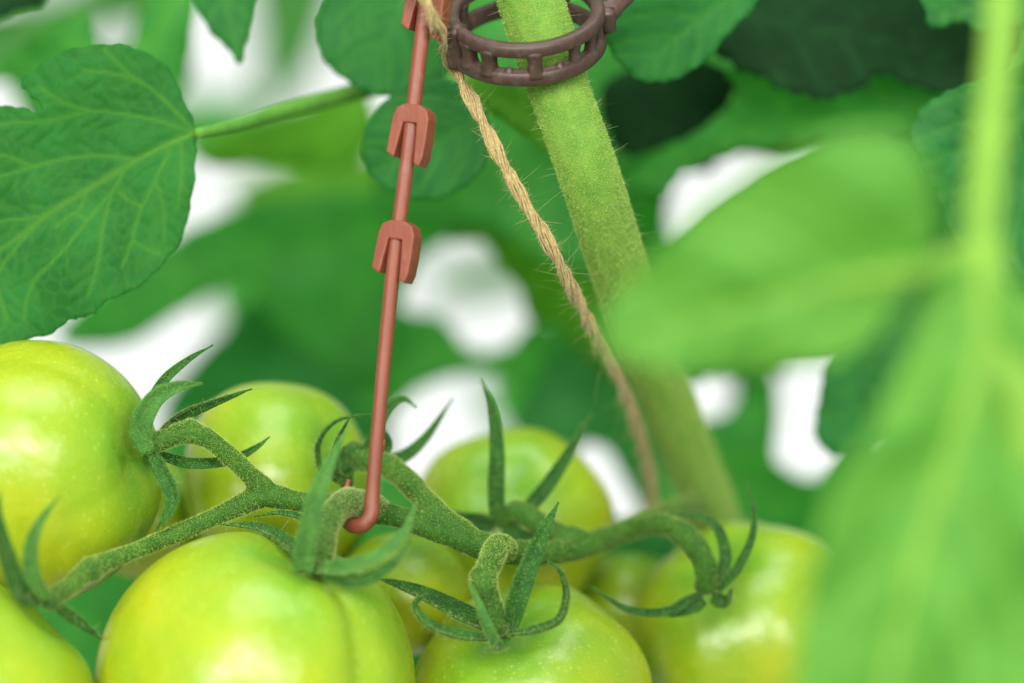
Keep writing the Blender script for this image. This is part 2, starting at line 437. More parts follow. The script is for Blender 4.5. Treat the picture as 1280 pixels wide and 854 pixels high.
# far background foliage
leaf('broad blurred mid-green leaf sweeping from the left tomato up to the red rod',
     [(70, 425), (110, 375), (170, 330), (240, 285), (330, 250), (430, 240), (530, 245), (590, 262), (560, 300), (520, 330), (495, 400), (470, 480), (380, 440), (325, 385), (318, 352), (280, 358), (215, 398), (150, 432)],
     [(590, 262), (430, 300), (260, 340), (70, 425)], 208, LM_MID, gx=0.1, gy=0.25, wave=5, step=16, group=BG)
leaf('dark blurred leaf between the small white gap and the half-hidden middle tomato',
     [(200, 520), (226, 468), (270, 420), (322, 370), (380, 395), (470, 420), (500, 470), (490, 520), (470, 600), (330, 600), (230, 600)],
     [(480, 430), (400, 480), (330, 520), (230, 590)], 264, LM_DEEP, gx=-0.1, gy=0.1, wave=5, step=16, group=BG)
leaf('blurred leaf between the two white gaps right of the red rod',
     [(430, 430), (480, 385), (525, 392), (560, 402), (588, 436), (635, 432), (668, 400), (730, 430), (735, 520), (690, 540), (660, 500), (628, 468), (590, 466), (530, 485), (480, 520), (440, 500)],
     [(730, 470), (640, 450), (540, 440), (440, 470)], 224, LM_MID, gx=0.1, gy=-0.2, wave=4, step=16, group=BG)
leaf('light green blurred leaf showing between the twine and the main stem',
     [(560, 300), (590, 240), (640, 185), (700, 200), (760, 270), (800, 360), (790, 470), (730, 440), (690, 405), (660, 400), (648, 365), (622, 330), (600, 300)],
     [(640, 190), (690, 290), (740, 380), (785, 460)], 176, LM_LITE, gx=0.1, gy=0.3, wave=4, step=16, group=BG)
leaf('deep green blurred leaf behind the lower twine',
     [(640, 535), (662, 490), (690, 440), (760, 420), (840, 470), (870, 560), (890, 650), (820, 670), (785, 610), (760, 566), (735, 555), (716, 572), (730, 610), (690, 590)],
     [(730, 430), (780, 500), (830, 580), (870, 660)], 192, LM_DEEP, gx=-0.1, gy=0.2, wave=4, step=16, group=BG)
leaf('blurred green leaf under the two small white gaps right of the stem',
     [(840, 500), (868, 520), (905, 520), (935, 480), (960, 450), (972, 520), (968, 570), (1000, 596), (1036, 592), (1085, 540), (1120, 620), (1110, 760), (960, 780), (850, 720), (820, 600)],
     [(850, 520), (920, 600), (1000, 660), (1100, 740)], 176, LM_MID, gx=0.15, gy=0.1, wave=4, step=16, group=BG)
leaf('blurred strip of leaf between the two small white gaps',
     [(905, 440), (975, 430), (972, 470), (964, 530), (930, 560), (905, 520), (918, 490)],
     [(940, 430), (945, 480), (930, 550)], 272, LM_DEEP, wave=2, step=14, nsec=3, group=BG)
leaf('deep green leaf with curled lower edge beside the tall white gap',
     [(1018, 545), (1024, 500), (1034, 450), (1080, 400), (1120, 350), (1190, 340), (1200, 450), (1150, 530), (1090, 560), (1045, 570)],
     [(1170, 350), (1110, 420), (1070, 480), (1030, 555)], 70, LM_DEEP, gx=-0.2, gy=0.1, wave=3, step=12, group=BG)
leaf('blurred green leaf filling the gap behind the foreground leaf tip',
     [(740, 200), (800, 190), (842, 215), (836, 260), (846, 300), (900, 330), (900, 450), (800, 480), (740, 380), (720, 280)],
     [(770, 200), (800, 290), (830, 380), (850, 460)], 240, LM_MID, wave=4, step=16, group=BG)
leaf('serrated mid-green leaf below the largest dark leaf at upper right',
     [(770, 240), (800, 212), (850, 180), (900, 150), (918, 120), (912, 84), (960, 90), (1015, 112), (1060, 106), (1100, 84), (1185, 110), (1215, 160), (1130, 168), (1010, 178), (930, 190), (860, 212), (830, 240)],
     [(1210, 130), (1080, 150), (940, 165), (780, 232)], 75, LM_MID, gx=0.1, gy=0.5, wave=3, step=12, jag=4, group=BG)
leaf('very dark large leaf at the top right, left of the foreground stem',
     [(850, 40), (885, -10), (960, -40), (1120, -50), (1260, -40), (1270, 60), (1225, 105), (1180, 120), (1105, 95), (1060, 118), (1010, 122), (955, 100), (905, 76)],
     [(880, 0), (980, 30), (1100, 50), (1240, 90)], 60, LM_SHADED, gx=0.0, gy=-0.3, wave=3, step=12, jag=4, group=BG)
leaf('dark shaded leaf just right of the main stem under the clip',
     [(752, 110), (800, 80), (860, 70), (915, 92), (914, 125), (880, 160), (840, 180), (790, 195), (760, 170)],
     [(910, 90), (850, 125), (770, 180)], 95, LM_SHADED, gy=0.3, wave=3, step=12, group=BG)
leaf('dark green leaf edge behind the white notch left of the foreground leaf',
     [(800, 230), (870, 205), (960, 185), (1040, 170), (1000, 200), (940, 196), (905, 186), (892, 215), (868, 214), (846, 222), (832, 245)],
     [(1030, 172), (930, 192), (810, 232)], 160, LM_SHADED, gy=0.3, wave=2, step=10, nsec=3, group=BG)
leaf('broad olive-green blurred leaf behind the top of the veined leaf',
     [(-60, 110), (0, 78), (50, 40), (100, 18), (118, 40), (128, 66), (160, 66), (178, 20), (200, -40), (245, -40), (240, 40), (226, 110), (200, 160), (60, 150), (20, 96), (-20, 104)],
     [(230, -30), (170, 80), (60, 90), (-60, 105)], 90, LM_MID, gx=0.1, gy=0.1, wave=3, step=14, group=BG)
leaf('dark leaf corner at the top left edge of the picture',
     [(-60, 50), (-40, -30), (60, -30), (52, 6), (20, 14), (0, 24), (-30, 40)], [(40, -25), (0, 0), (-50, 40)], 60, LM_SHADED, wave=1, step=10, nsec=3, group=BG)
leaf('long blurred leaf hanging below the petiole left of the red rod',
     [(246, 186), (300, 160), (380, 136), (450, 112), (470, 150), (456, 188), (415, 214), (350, 206), (290, 210), (256, 205)],
     [(450, 130), (380, 170), (255, 195)], 160, LM_LITE, gy=0.3, wave=2, step=12, nsec=4, group=BG)
leaf('far pale leaf seen through the gap under the petiole',
     [(285, 246), (310, 222), (360, 203), (440, 190), (490, 196), (490, 268), (400, 268), (320, 268)],
     [(480, 230), (380, 235), (295, 245)], 416, LM_LITE, wave=2, step=14, nsec=3, group=BG)

leaf('broad shaded leaf behind the tomatoes at the lower left',
     [(-80, 650), (40, 600), (180, 556), (330, 550), (470, 585), (560, 640), (620, 760), (560, 900), (300, 960), (-80, 930)],
     [(520, 620), (340, 700), (120, 780), (-60, 860)], 120, LM_MID, gy=-0.2, wave=4, step=18, group=BG)
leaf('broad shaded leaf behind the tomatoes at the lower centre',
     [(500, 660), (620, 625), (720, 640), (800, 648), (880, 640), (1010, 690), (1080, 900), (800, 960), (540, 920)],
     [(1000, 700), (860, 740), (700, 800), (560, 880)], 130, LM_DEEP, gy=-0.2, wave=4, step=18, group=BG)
leaf('large blurred green leaf behind the brown clip and upper stem',
     [(520, -60), (780, -60), (800, 120), (780, 330), (690, 330), (640, 300), (600, 285), (560, 285), (480, 275), (465, 250), (480, 180), (530, 80)],
     [(650, -60), (660, 100), (620, 270)], 130, LM_MID, gy=0.1, wave=4, step=18, group=BG)
leaf('wide green leaf at the back of the dark leaves, upper right',
     [(720, -60), (1320, -60), (1320, 150), (1180, 225), (1060, 205), (990, 190), (930, 192), (905, 182), (892, 212), (866, 214), (840, 226), (832, 290), (838, 340), (740, 340), (710, 200)],
     [(1300, -20), (1050, 90), (880, 150), (730, 300)], 170, LM_MID, gy=0.1, wave=4, step=18, group=BG)
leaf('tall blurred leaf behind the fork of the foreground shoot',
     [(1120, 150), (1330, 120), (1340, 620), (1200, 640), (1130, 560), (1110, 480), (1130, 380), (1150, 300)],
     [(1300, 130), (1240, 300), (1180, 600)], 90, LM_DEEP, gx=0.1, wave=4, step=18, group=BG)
leaf('soft green leaf behind the veined leaf lobe, top left edge',
     [(-80, 70), (0, 52), (46, 32), (90, 4), (112, 14), (114, 44), (132, 62), (160, 58), (172, 20), (186, -50), (232, -50), (238, 40), (224, 120), (60, 170), (0, 100), (-80, 120)],
     [(210, -40), (150, 90), (0, 90), (-70, 100)], 200, LM_FAR, gy=0.1, wave=4, step=18, group=BG)

leaf('green leaf mostly hidden behind the big foreground leaf',
     [(852, 306), (925, 250), (1000, 208), (1050, 186), (1120, 178), (1210, 190), (1215, 430), (1150, 450), (1060, 446), (1032, 438), (970, 440), (915, 452), (850, 452), (800, 440), (790, 360)],
     [(1200, 250), (1050, 310), (800, 420)], 140, LM_MID, wave=4, step=18, group=BG)
FAR = 'very blurred far leaves seen through the gaps'
for lab, o_, r_, y_, m_ in (
    ('far pale leaf half filling the top gap left of the rod', [(320, -60), (420, -60), (410, 40), (370, 120), (335, 150), (320, 60)], [(370, -60), (350, 140)], 800, LM_FAR),
    ('far leaf edge below the white gap at the top left', [(200, 130), (260, 120), (330, 128), (320, 170), (230, 200), (205, 170)], [(325, 130), (210, 170)], 700, LM_MID),
    ('far leaf strip crossing the gap under the petiole', [(290, 245), (360, 214), (470, 190), (500, 225), (430, 235), (340, 262)], [(490, 200), (300, 248)], 620, LM_FAR),
    ('far leaf across the double white gap right of the rod', [(525, 350), (600, 320), (690, 300), (680, 350), (640, 366), (560, 378)], [(680, 320), (530, 362)], 900, LM_FAR),
    ('far leaf at the right end of the low white gap', [(600, 470), (690, 440), (700, 560), (640, 560), (610, 520)], [(680, 460), (620, 540)], 760, LM_MID),
    ('far leaf at the tip of the slanting white gap on the left', [(270, 320), (350, 330), (340, 420), (280, 410), (262, 360)], [(340, 330), (275, 400)], 640, LM_MID),
    ('far grey-green leaf at the top left edge', [(-80, 10), (60, -10), (180, -60), (190, 30), (60, 50), (-80, 80)], [(180, -20), (-60, 50)], 900, LM_FAR)):
    leaf(lab, o_, r_, y_, m_, wave=6, step=18, nsec=4, group=FAR)

# nearer leaves, only slightly out of focus
leaf('pointed leaf tip hanging down from the top edge left of the rod',
     [(226, -40), (240, 0), (262, 38), (284, 62), (300, 80), (307, 55), (314, 20), (322, -40)], [(270, -40), (285, 20), (300, 76)], 45, LM_DEEP, gx=0.2, wave=1, step=8, nsec=4)
leaf('rounded dark green leaf lobe at the top, left of the rod',
     [(440, -40), (408, 0), (397, 40), (408, 78), (440, 106), (485, 122), (530, 118), (565, 80), (575, 20), (570, -40)],
     [(520, -40), (500, 20), (455, 100)], 38, LM_DEEP, gx=-0.3, gy=0.1, wave=1.5, step=7)
leaf('rounded leaf lobe behind the upper barb of the rod',
     [(540, 100), (500, 112), (468, 140), (453, 178), (456, 206), (474, 230), (505, 246), (545, 250), (582, 234), (606, 206), (614, 170), (604, 134), (575, 104)],
     [(610, 140), (560, 170), (465, 215)], 32, LM_DEEP, gx=-0.25, gy=0.15, wave=1.5, step=7)
leaf('bright leaf edge under the brown clip left of the main stem',
     [(560, 112), (600, 95), (660, 100), (700, 150), (690, 190), (640, 160), (600, 130)], [(690, 170), (630, 130), (565, 112)], 40, LM_LITE, wave=1, step=8, nsec=4)
leaf('smooth deep green leaf at the top, right of the brown clip',
     [(735, -40), (738, 10), (752, 45), (775, 80), (800, 100), (832, 102), (872, 84), (908, 46), (945, 4), (960, -40)],
     [(950, -30), (880, 20), (790, 96)], 26, LM_DEEP, gx=0.2, gy=0.2, wave=1.5, step=7)
leaf('quilted blue-green leaf behind the foreground stem at the right edge',
     [(1138, 165), (1160, 128), (1200, 108), (1250, 92), (1320, 80), (1330, 300), (1290, 360), (1230, 350), (1195, 310), (1170, 250), (1150, 205)],
     [(1310, 100), (1250, 180), (1190, 270), (1180, 290)], 22, LM_DEEP, gx=-0.2, gy=0.1, wave=3, step=6, bulge=0.6, net=26)
leaf('leaf at the top right corner behind the foreground stem',
     [(1140, -40), (1155, 10), (1165, 35), (1200, 28), (1230, 40), (1270, 30), (1320, 60), (1330, -40)], [(1320, -20), (1240, 5), (1160, 25)], 30, LM_DEEP, wave=1.5, step=8)

# the veined leaf at left
LV = leaf_mat((0.027, 0.168, 0.034), (0.100, 0.27, 0.034), (0.10, 0.56, 0.07), 0.48, 0.62)
leaf('large veined leaf with lobed edge on a long petiole, upper left',
     [(246, 166), (232, 128), (212, 88), (180, 64), (140, 56), (95, 60), (55, 78), (28, 100), (34, 116), (52, 132), (44, 140), (20, 134), (-10, 132), (-60, 150), (-120, 230), (-150, 380), (-110, 450),
      (-40, 446), (10, 432), (60, 418), (84, 402), (100, 396), (118, 392), (128, 380), (160, 366), (196, 340), (224, 302), (240, 252), (244, 200)],
     [(245, 166), (190, 190), (130, 225), (60, 268), (0, 312), (-130, 380)], 16, LV,
     petiole=[(246, 167, 15), (290, 158, 22), (350, 140, 34), (410, 124, 46), (470, 108, 58)], pr=(7, 13),
     gx=0.08, gy=-0.06, fold=0.06, wave=2.0, step=4.0, jag=1.6, bulge=0.5, vw=2.3, net=34, ribr=(3.4, 1.0), ribmat=M_RIB,
     veins=[[(245, 166), (200, 152), (150, 142), (115, 138)], [(115, 138), (80, 128), (50, 108)], [(115, 138), (60, 150), (0, 155)],
            [(245, 166), (215, 135), (180, 105), (140, 92), (105, 88)], [(180, 105), (160, 92), (130, 62)],
            [(170, 198), (120, 195), (75, 200), (40, 208)], [(75, 200), (30, 212), (-30, 230)], [(40, 208), (10, 196), (-20, 190)],
            [(160, 208), (140, 240), (110, 275), (75, 320), (40, 355), (30, 400)],
            [(214, 185), (195, 225), (175, 265), (165, 300), (152, 335)], [(178, 258), (160, 250), (150, 240)], [(195, 225), (205, 260), (205, 300)],
            [(140, 240), (128, 290), (122, 330), (110, 370)], [(110, 275), (90, 268), (70, 285)],
            [(75, 262), (40, 272), (10, 275), (-30, 285)], [(50, 278), (20, 310), (0, 340), (-20, 380)], [(0, 312), (-5, 350), (10, 400)],
            [(226, 178), (228, 215), (222, 260)], [(165, 300), (180, 310), (200, 318)], [(130, 225), (110, 240), (100, 262)]])

# ------------------------------------------------------------------ tomatoes
def rot_to(axis):
    z = norm(axis); x = norm(np.cross([0.13, 0.2, 1.0] if abs(z[2]) < 0.9 else [1, 0, 0], z)); return np.stack([x, np.cross(z, x), z], 1)

def sepal_mesh(pts, w, hint=(0, -1, 0), cup=0.55, base=0.6, th=0.28, n=30, peak=0.25):
    path = PP(crom(pts, n)); t, N, B = frames(path, hint)
    u = np.linspace(0, 1, n)
    prof = np.where(u < peak, base + (1 - base) * np.sin(u / peak * math.pi / 2), np.maximum(0, np.cos((u - peak) / (1 - peak) * math.pi / 2)) ** 0.85)
    hw = np.maximum(prof * w * 0.76 / 2 / PXMM, 0.2)
    m = 7; x = np.linspace(-1, 1, m)
    rows = []
    for s, xs in ((1, x), (-1, x[::-1][0:])):
        for xx in xs:
            edge = math.sqrt(max(0.0, 1 - xx * xx))
            rows.append(path + B * (hw * xx)[:, None] + N * (hw * cup * xx * xx)[:, None] + N * (s * np.minimum(th, hw * 0.7) * (0.2 + 0.8 * edge) - (0.22 * hw if (s < 0 and abs(xx) < 0.1) else 0 * hw) + (0.12 * hw if (s > 0 and abs(xx) < 0.1) else 0 * hw) * -1)[:, None])
    v = np.stack(rows, 1); k = v.shape[1]
    v = v.reshape(-1, 3); f = [tuple(q) for q in grid_faces(n, k)]
    f.append(tuple(range(k))[::-1]); f.append(tuple((n - 1) * k + j for j in range(k)))
    return v, f

def tomato(label, c, r, axis, calyx=None, sepals=(), lobes=5, lobe=0.03, squash=0.88, seed=0, dimple=0.16, hair=7, groove=0.0, hub=13, roll=0.0, cuts=(), cutw=0.2):
    r_ = np.random.default_rng(seed)
    ctr = P(*c); R = r / PXMM * (D + c[2]) / D
    t = thing('tomato', label, 'tomato', ctr - np.array([0, 0, R]), 'green tomatoes on the truss')
    nt_, nph = 72, 120
    th = np.linspace(0.0, math.pi, nt_)[:, None]; ph = (np.arange(nph) / nph * 2 * math.pi)[None]
    p0 = r_.random() * 6.28 + roll
    lob = lobe * (np.cos(lobes * ph + p0) + 0.5 * np.cos((lobes - 2) * ph + 2 * p0)) * np.sin(th) ** 0.7
    if groove: lob = lob - groove * np.exp(-((np.angle(np.exp(1j * (ph - p0)))) / 0.10) ** 2) * np.clip(np.sin(th), 0, 1) * np.exp(-(th / 1.6) ** 2)
    for cv, dep in cuts:
        g = rot_to(axis).T @ norm(cv); pa = math.atan2(g[1], g[0])
        lob = lob - dep * np.exp(-(np.abs(np.angle(np.exp(1j * (ph - pa)))) / cutw) ** 1.5) * np.sin(th) ** 0.5 * np.exp(-(th / 1.9) ** 4)
    rad = (1 + lob)
    s = np.sin(th) * rad
    h = squash * np.cos(th) * (1 + 0.4 * lob) - dimple * np.exp(-(th / 0.33) ** 2) * (1 + 0.0 * ph) + 0.06 * np.exp(-((math.pi - th) / 0.3) ** 2)
    loc = np.stack([s * np.cos(ph), s * np.sin(ph), h + 0 * ph], -1).reshape(-1, 3) * R
    Rm = rot_to(axis); v = loc @ Rm.T + ctr
    sh = (np.exp(-(th / 0.75) ** 2) * (0.85 + 0.15 * np.cos(lobes * ph)) + 0 * ph).ravel()
    f = [tuple(q) for q in grid_faces(nt_, nph)]
    sk = mesh_obj('skin', v, f, M_FRUIT, t, attr={'shoulder': np.clip(sh, 0, 1)})
    if hair: fuzz('skin_hair', v, f, M_HAIR, sk, hair * 0.25, 0.15, 0.4, 0.03, nmax=14000)
    if calyx is not None:
        cp = P(*calyx)
        ax = norm(axis); mb = MB()
        rr = hub / PXMM
        mb.tube(np.array([cp - ax * rr * 0.5, cp, cp + ax * rr * 0.35, cp + ax * rr * 0.7]), [rr * 0.7, rr * 0.95, rr * 0.75, rr * 0.4], 16)
        cx = mesh_obj('calyx', mb.verts(), mb.f, M_SEPAL, t)
        allv = MB(); allv.add(mb.verts(), mb.f)
        for sp in sepals:
            kw = dict(sp[2]) if len(sp) > 2 else {}
            pale = kw.pop('pale', False); tip = kw.pop('tip', False)
            vv, ff = sepal_mesh(sp[0], sp[1], **kw)
            so = mesh_obj('sepal', vv, ff, M_SEPAL_L if pale else M_SEPAL, cx)
            allv.add(vv, ff)
        fuzz('calyx_hair', allv.verts(), allv.f, M_HAIR, cx, 9, 0.2, 0.55, 0.042, nmax=30000)
        fuzz('long_hair', allv.verts(), allv.f, M_HAIRL, cx, 0.4, 0.9, 2.2, 0.03, seg=4, nmax=1400)
    return t

tomato('large pale green tomato at the left, its calyx facing right', (42, 590, 7), 165, (0.93, -0.30, 0.12), (188, 558, -4),
       [([(190, 560, -4), (180, 530, -3), (200, 482, 0), (232, 452, 4), (266, 431, 6)], 20, dict(hint=(0.5, -0.6, -0.5))),
        ([(186, 566, -6), (176, 535, -8), (192, 500, -9), (220, 484, -8), (254, 480, -5)], 36, dict(pale=True, cup=0.4)),
        ([(192, 548, -2), (222, 520, 1), (262, 503, 3), (315, 486, 3)], 27, dict(hint=(0, -0.6, -0.8), peak=0.35)),
        ([(192, 566, -2), (235, 578, 3), (285, 575, 5), (318, 560, 6), (337, 546, 7)], 19, {}),
        ([(190, 566, -5), (204, 592, -8), (216, 620, -8), (208, 645, -8), (194, 664, -7)], 26, dict(pale=False)),
        ([(190, 560, 2), (186, 580, 8), (200, 600, 14)], 18, {})],
       lobes=4, lobe=0.015, seed=3, squash=0.97, cuts=(((0, -0.5, 0.9), 0.035), ((0.1, -0.9, -0.4), 0.02)))
tomato('tomato cut off by the bottom left corner', (-34, 868, -24), 158, (0.62, 0.1, 0.70), (62, 752, -24),
       [([(50, 752, -26), (25, 738, -30), (6, 690, -34), (-4, 645, -36), (0, 615, -36)], 30, {}),
        ([(60, 750, -27), (42, 720, -31), (38, 688, -33), (48, 655, -34), (74, 620, -33)], 26, dict(pale=True)),
        ([(70, 756, -22), (98, 776, -18), (128, 800, -14)], 20, {})], lobes=5, seed=5)
tomato('largest tomato at the bottom, with a bright sheen, below the hook', (322, 858, -8), 200, (0.35, -0.22, 0.90), (394, 712, -18),
       [([(380, 716, -22), (384, 670, -26), (396, 620, -27), (414, 575, -24), (433, 538, -19)], 34, dict(pale=True, base=0.8, peak=0.12, cup=0.5)),
        ([(400, 712, -22), (440, 712, -26), (480, 695, -26), (508, 665, -23), (520, 626, -20)], 32, dict(hint=(0.2, -0.8, 0.5), pale=True)),
        ([(404, 718, -22), (450, 726, -27), (490, 706, -28), (512, 676, -26)], 22, {}),
        ([(388, 708, -16), (362, 684, -10), (325, 662, -6), (272, 655, -4)], 30, dict(hint=(0, -0.5, 0.9))),
        ([(392, 690, -14), (386, 655, -6), (352, 642, -2), (318, 646, 0)], 15, {})],
       lobes=5, lobe=0.012, seed=8, squash=0.98, cuts=(((0.75, -0.75, -0.2), 0.12), ((-0.6, -0.6, 0), 0.03)))
tomato('tomato half hidden behind the left stalk and the rod', (350, 602, 44), 128, (0.62, -0.45, 0.35), (446, 568, 22),
       [([(442, 580, 20), (404, 590, 16), (396, 556, 13), (420, 526, 12), (468, 517, 14)], 15, {}),
        ([(436, 600, 18), (414, 590, 12), (420, 552, 10), (438, 520, 9)], 20, {}),
        ([(452, 570, 20), (470, 540, 18), (488, 510, 18), (505, 500, 19), (521, 510, 20)], 18, {}),
        ([(462, 580, 24), (500, 574, 26), (532, 548, 28), (566, 498, 30)], 24, dict(hint=(0.3, -0.8, 0.4))),
        ([(440, 560, 22), (430, 590, 20), (440, 620, 20)], 40, {}),
        ([(446, 580, 24), (480, 560, 24), (476, 530, 26)], 34, {})], seed=11, hair=0, hub=20)
tomato('small part of a tomato in the shadow between the left tomato and the middle one', (170, 642, 56), 86, (0.5, -0.3, 0.7), seed=12, hair=0)
tomato('tomato with two upright sepals behind the middle of the stalk', (640, 655, 68), 124, (-0.05, -0.75, 0.45), (632, 648, 33),
       [([(622, 655, 30), (620, 610, 27), (621, 560, 26), (614, 510, 27), (600, 474, 28)], 30, dict(base=0.8)),
        ([(650, 645, 31), (680, 612, 30), (712, 565, 32), (740, 516, 36)], 27, {}),
        ([(620, 655, 33), (580, 650, 34), (535, 636, 36)], 34, {}),
        ([(636, 655, 30), (650, 672, 28), (690, 672, 30)], 36, {})], seed=13, hair=0, hub=18)
tomato('shaded tomato below the hook, behind the curved sepals', (505, 742, 38), 86, (0.2, -0.2, 0.9), seed=14, hair=0)
tomato('tomato at the bottom centre with curling horn-like sepals', (662, 874, 18), 152, (-0.20, -0.55, 0.80), (620, 788, -8),
       [([(636, 786, -8), (648, 745, -10), (664, 700, -9), (682, 660, -7), (698, 628, -5)], 34, dict(base=0.8)),
        ([(634, 794, -9), (668, 790, -13), (700, 776, -14), (710, 745, -13), (702, 715, -12), (684, 700, -11)], 24, dict(hint=(0, -0.5, 0.85))),
        ([(612, 800, -9), (570, 796, -12), (532, 780, -13), (517, 756, -12), (532, 744, -11)], 26, dict(hint=(0, -0.5, 0.85))),
        ([(626, 790, -6), (622, 812, -11), (609, 790, -15.5), (597, 756, -16), (585, 726, -13)], 34, dict(pale=True, base=0.9, peak=0.1, cup=0.5)),
        ([(606, 786, -2), (570, 768, 4), (520, 742, 8), (470, 722, 10)], 44, dict(hint=(0, -0.5, 0.85)))], seed=16, lobes=6)
tomato('blurred tomato at the lower right, partly behind the foreground leaf', (935, 788, 58), 146, (-0.35, -0.45, 0.75), (884, 728, 26),
       [([(898, 738, 24), (924, 706, 22), (942, 660, 22), (936, 604, 23)], 17, {}),
        ([(900, 730, 24), (906, 690, 26), (888, 652, 28), (838, 640, 30)], 22, {}),
        ([(874, 742, 24), (835, 764, 20), (785, 762, 18), (736, 732, 17)], 17, {}),
        ([(880, 748, 24), (850, 760, 22), (820, 770, 20)], 34, {}),
        ([(890, 746, 24), (910, 752, 20), (915, 735, 19)], 26, {})], seed=18, hair=0, hub=20)
tomato('shaded tomato mostly hidden under the stalk, left of the lower right calyx', (790, 762, 84), 82, (0.1, -0.1, 0.95), seed=19, hair=0)

# ------------------------------------------------------------------ truss stalk
S = (D + 0) / D
branches = [   # id, px/py/depth path, radii in px
    ('stalk', [(330, 618, 4), (380, 628, 5), (430, 634, 6), (490, 644, 6), (545, 662, 7), (600, 682, 9), (650, 692, 14), (710, 688, 24), (770, 668, 36), (824, 645, 56), (872, 630, 86)],
     [15, 13.5, 13.5, 14.5, 15.5, 17, 17, 16, 16, 16, 16]),
    ('pedicel', [(186, 556, -4), (212, 547, -3), (228, 541, -3), (238, 540, -3), (250, 544, -3), (268, 554, -2), (300, 582, 1), (330, 612, 4)], [14, 12.5, 14, 16, 13.5, 12, 12, 15]),
    ('pedicel', [(56, 752, -23), (85, 735, -19), (104, 717, -15.5), (113, 712, -14.5), (124, 706, -13), (150, 696, -10), (200, 676, -4), (260, 650, 1), (330, 618, 4)], [12, 11.5, 13, 16, 12.5, 10.5, 10.5, 11.5, 15]),
    ('pedicel', [(474, 634, 5), (452, 630, -1), (436, 628, -6), (418, 640, -10), (408, 664, -13), (402, 700, -16), (398, 716, -17)], [14, 16, 17, 16, 14, 14, 14]),
    ('pedicel', [(446, 574, 21), (480, 580, 18), (510, 602, 14), (545, 640, 9), (590, 674, 8)], [15, 15, 15, 15, 15]),
    ('pedicel', [(636, 690, 12), (622, 684, 4), (612, 706, -4), (604, 724, -7), (605, 732, -8), (614, 754, -8), (622, 792, -8)], [15, 16, 15, 17, 16, 13.5, 14]),
    ('pedicel', [(632, 650, 32), (650, 640, 28), (690, 664, 26), (740, 680, 28)], [16, 15, 15, 15]),
    ('pedicel', [(790, 660, 38), (830, 656, 30), (860, 672, 24), (880, 702, 23), (884, 732, 25)], [14, 14, 16, 16, 16]),
]
truss = thing('fruit_truss', 'hairy green truss stalk carrying the tomatoes, caught by the red hook', 'truss stalk', P(862, 630, 70))
mb = MB(); lines = []
for nm, pts, rad in branches:
    n = 60 if nm == 'stalk' else 36
    path = PP(crom(pts, n)); rr = crom(np.array(rad, float)[:, None], n)[:, 0] / PXMM
    rr = rr * (1 + 0.05 * np.sin(np.arange(n) * 0.9 + len(lines)) + 0.03 * rng.normal(0, 1, n))
    mb.tube(path, rr, 18); lines.append((nm, path))
tmp = mesh_obj('tmp', mb.verts(), mb.f, M_STALK)
rm = tmp.modifiers.new('r', 'REMESH'); rm.mode = 'VOXEL'; rm.voxel_size = 0.5 * K
sm = tmp.modifiers.new('s', 'SMOOTH'); sm.iterations = 5; sm.factor = 0.5
dg = bpy.context.evaluated_depsgraph_get(); ev = tmp.evaluated_get(dg).to_mesh()
TV = np.array([v.co[:] for v in ev.vertices]) / K
TF = [tuple(p.vertices) for p in ev.polygons]
tmp.evaluated_get(dg).to_mesh_clear(); bpy.data.objects.remove(tmp)
cen = np.array([TV[list(f)].mean(0) for f in TF])
best = np.full(len(cen), 1e9); who = np.zeros(len(cen), int)
for k, (nm, path) in enumerate(lines):
    dmin = np.min(np.linalg.norm(cen[:, None, :] - path[None], axis=2), axis=1)
    dmin = dmin - (0.6 if nm == 'stalk' else 0)
    b = dmin < best; best[b] = dmin[b]; who[b] = k
for k, (nm, path) in enumerate(lines):
    fs = [TF[i] for i in np.nonzero(who == k)[0]]
    if not fs: continue
    used = sorted({a for f in fs for a in f}); mp = {a: i for i, a in enumerate(used)}
    vv = TV[used]; ff = [tuple(mp[a] for a in f) for f in fs]
    po = mesh_obj(nm, vv, ff, M_STALK, truss)
    far = path[:, 1].mean() > 18
    fuzz('stalk_hair', vv, ff, M_HAIR, po, 5 if far else 17, 0.28, 0.75, 0.037, nmax=40000)
    if k == 3: fuzz('dense_hair', vv, ff, M_HAIRL, po, 16, 0.35, 0.9, 0.045, nmax=9000)
    fuzz('long_hair', vv, ff, M_HAIRL, po, 0.12, 0.9, 2.0, 0.025, seg=4, nmax=300)

# ------------------------------------------------------------------ main stem
stem = thing('tomato_vine', 'thick pale green hairy main stem slanting down through the brown clip', 'plant stem', P(912, 720, 118))
sp = [(642, -60, 5), (663, 0, 5), (695, 100, 5), (737, 220, 7), (779, 350, 26), (824, 470, 54), (862, 570, 80), (892, 650, 100), (918, 740, 124)]
path = PP(crom(sp, 110)); rr = crom(np.array([40, 39, 36.5, 35.5, 36, 35, 35, 36, 36.])[:, None], 110)[:, 0] / PXMM
rr *= 1 + 0.012 * np.sin(np.arange(110) * 0.35)
mb = MB(); seg = 40
t_, N_, B_ = frames(path); a = np.arange(seg) / seg * 2 * math.pi
ridge = 1 + 0.045 * np.cos(4 * a) + 0.03 * np.cos(8 * a)
v = (path[:, None] + (rr[:, None] * ridge[None])[:, :, None] * (N_[:, None] * 0.8 * np.cos(a)[None, :, None] + B_[:, None] * np.sin(a)[None, :, None])).reshape(-1, 3)
f = [tuple(q) for q in grid_faces(110, seg)]
so = mesh_obj('stem', v, f, M_STEM, stem)
fuzz('stem_hair', v, f, M_HAIR, so, 13, 0.25, 0.7, 0.05, nmax=80000)
fuzz('long_hair', v, f, M_HAIRL, so, 0.28, 1.5, 4.2, 0.03, seg=5, nmax=1500, lean=0.25, curl=0.25)

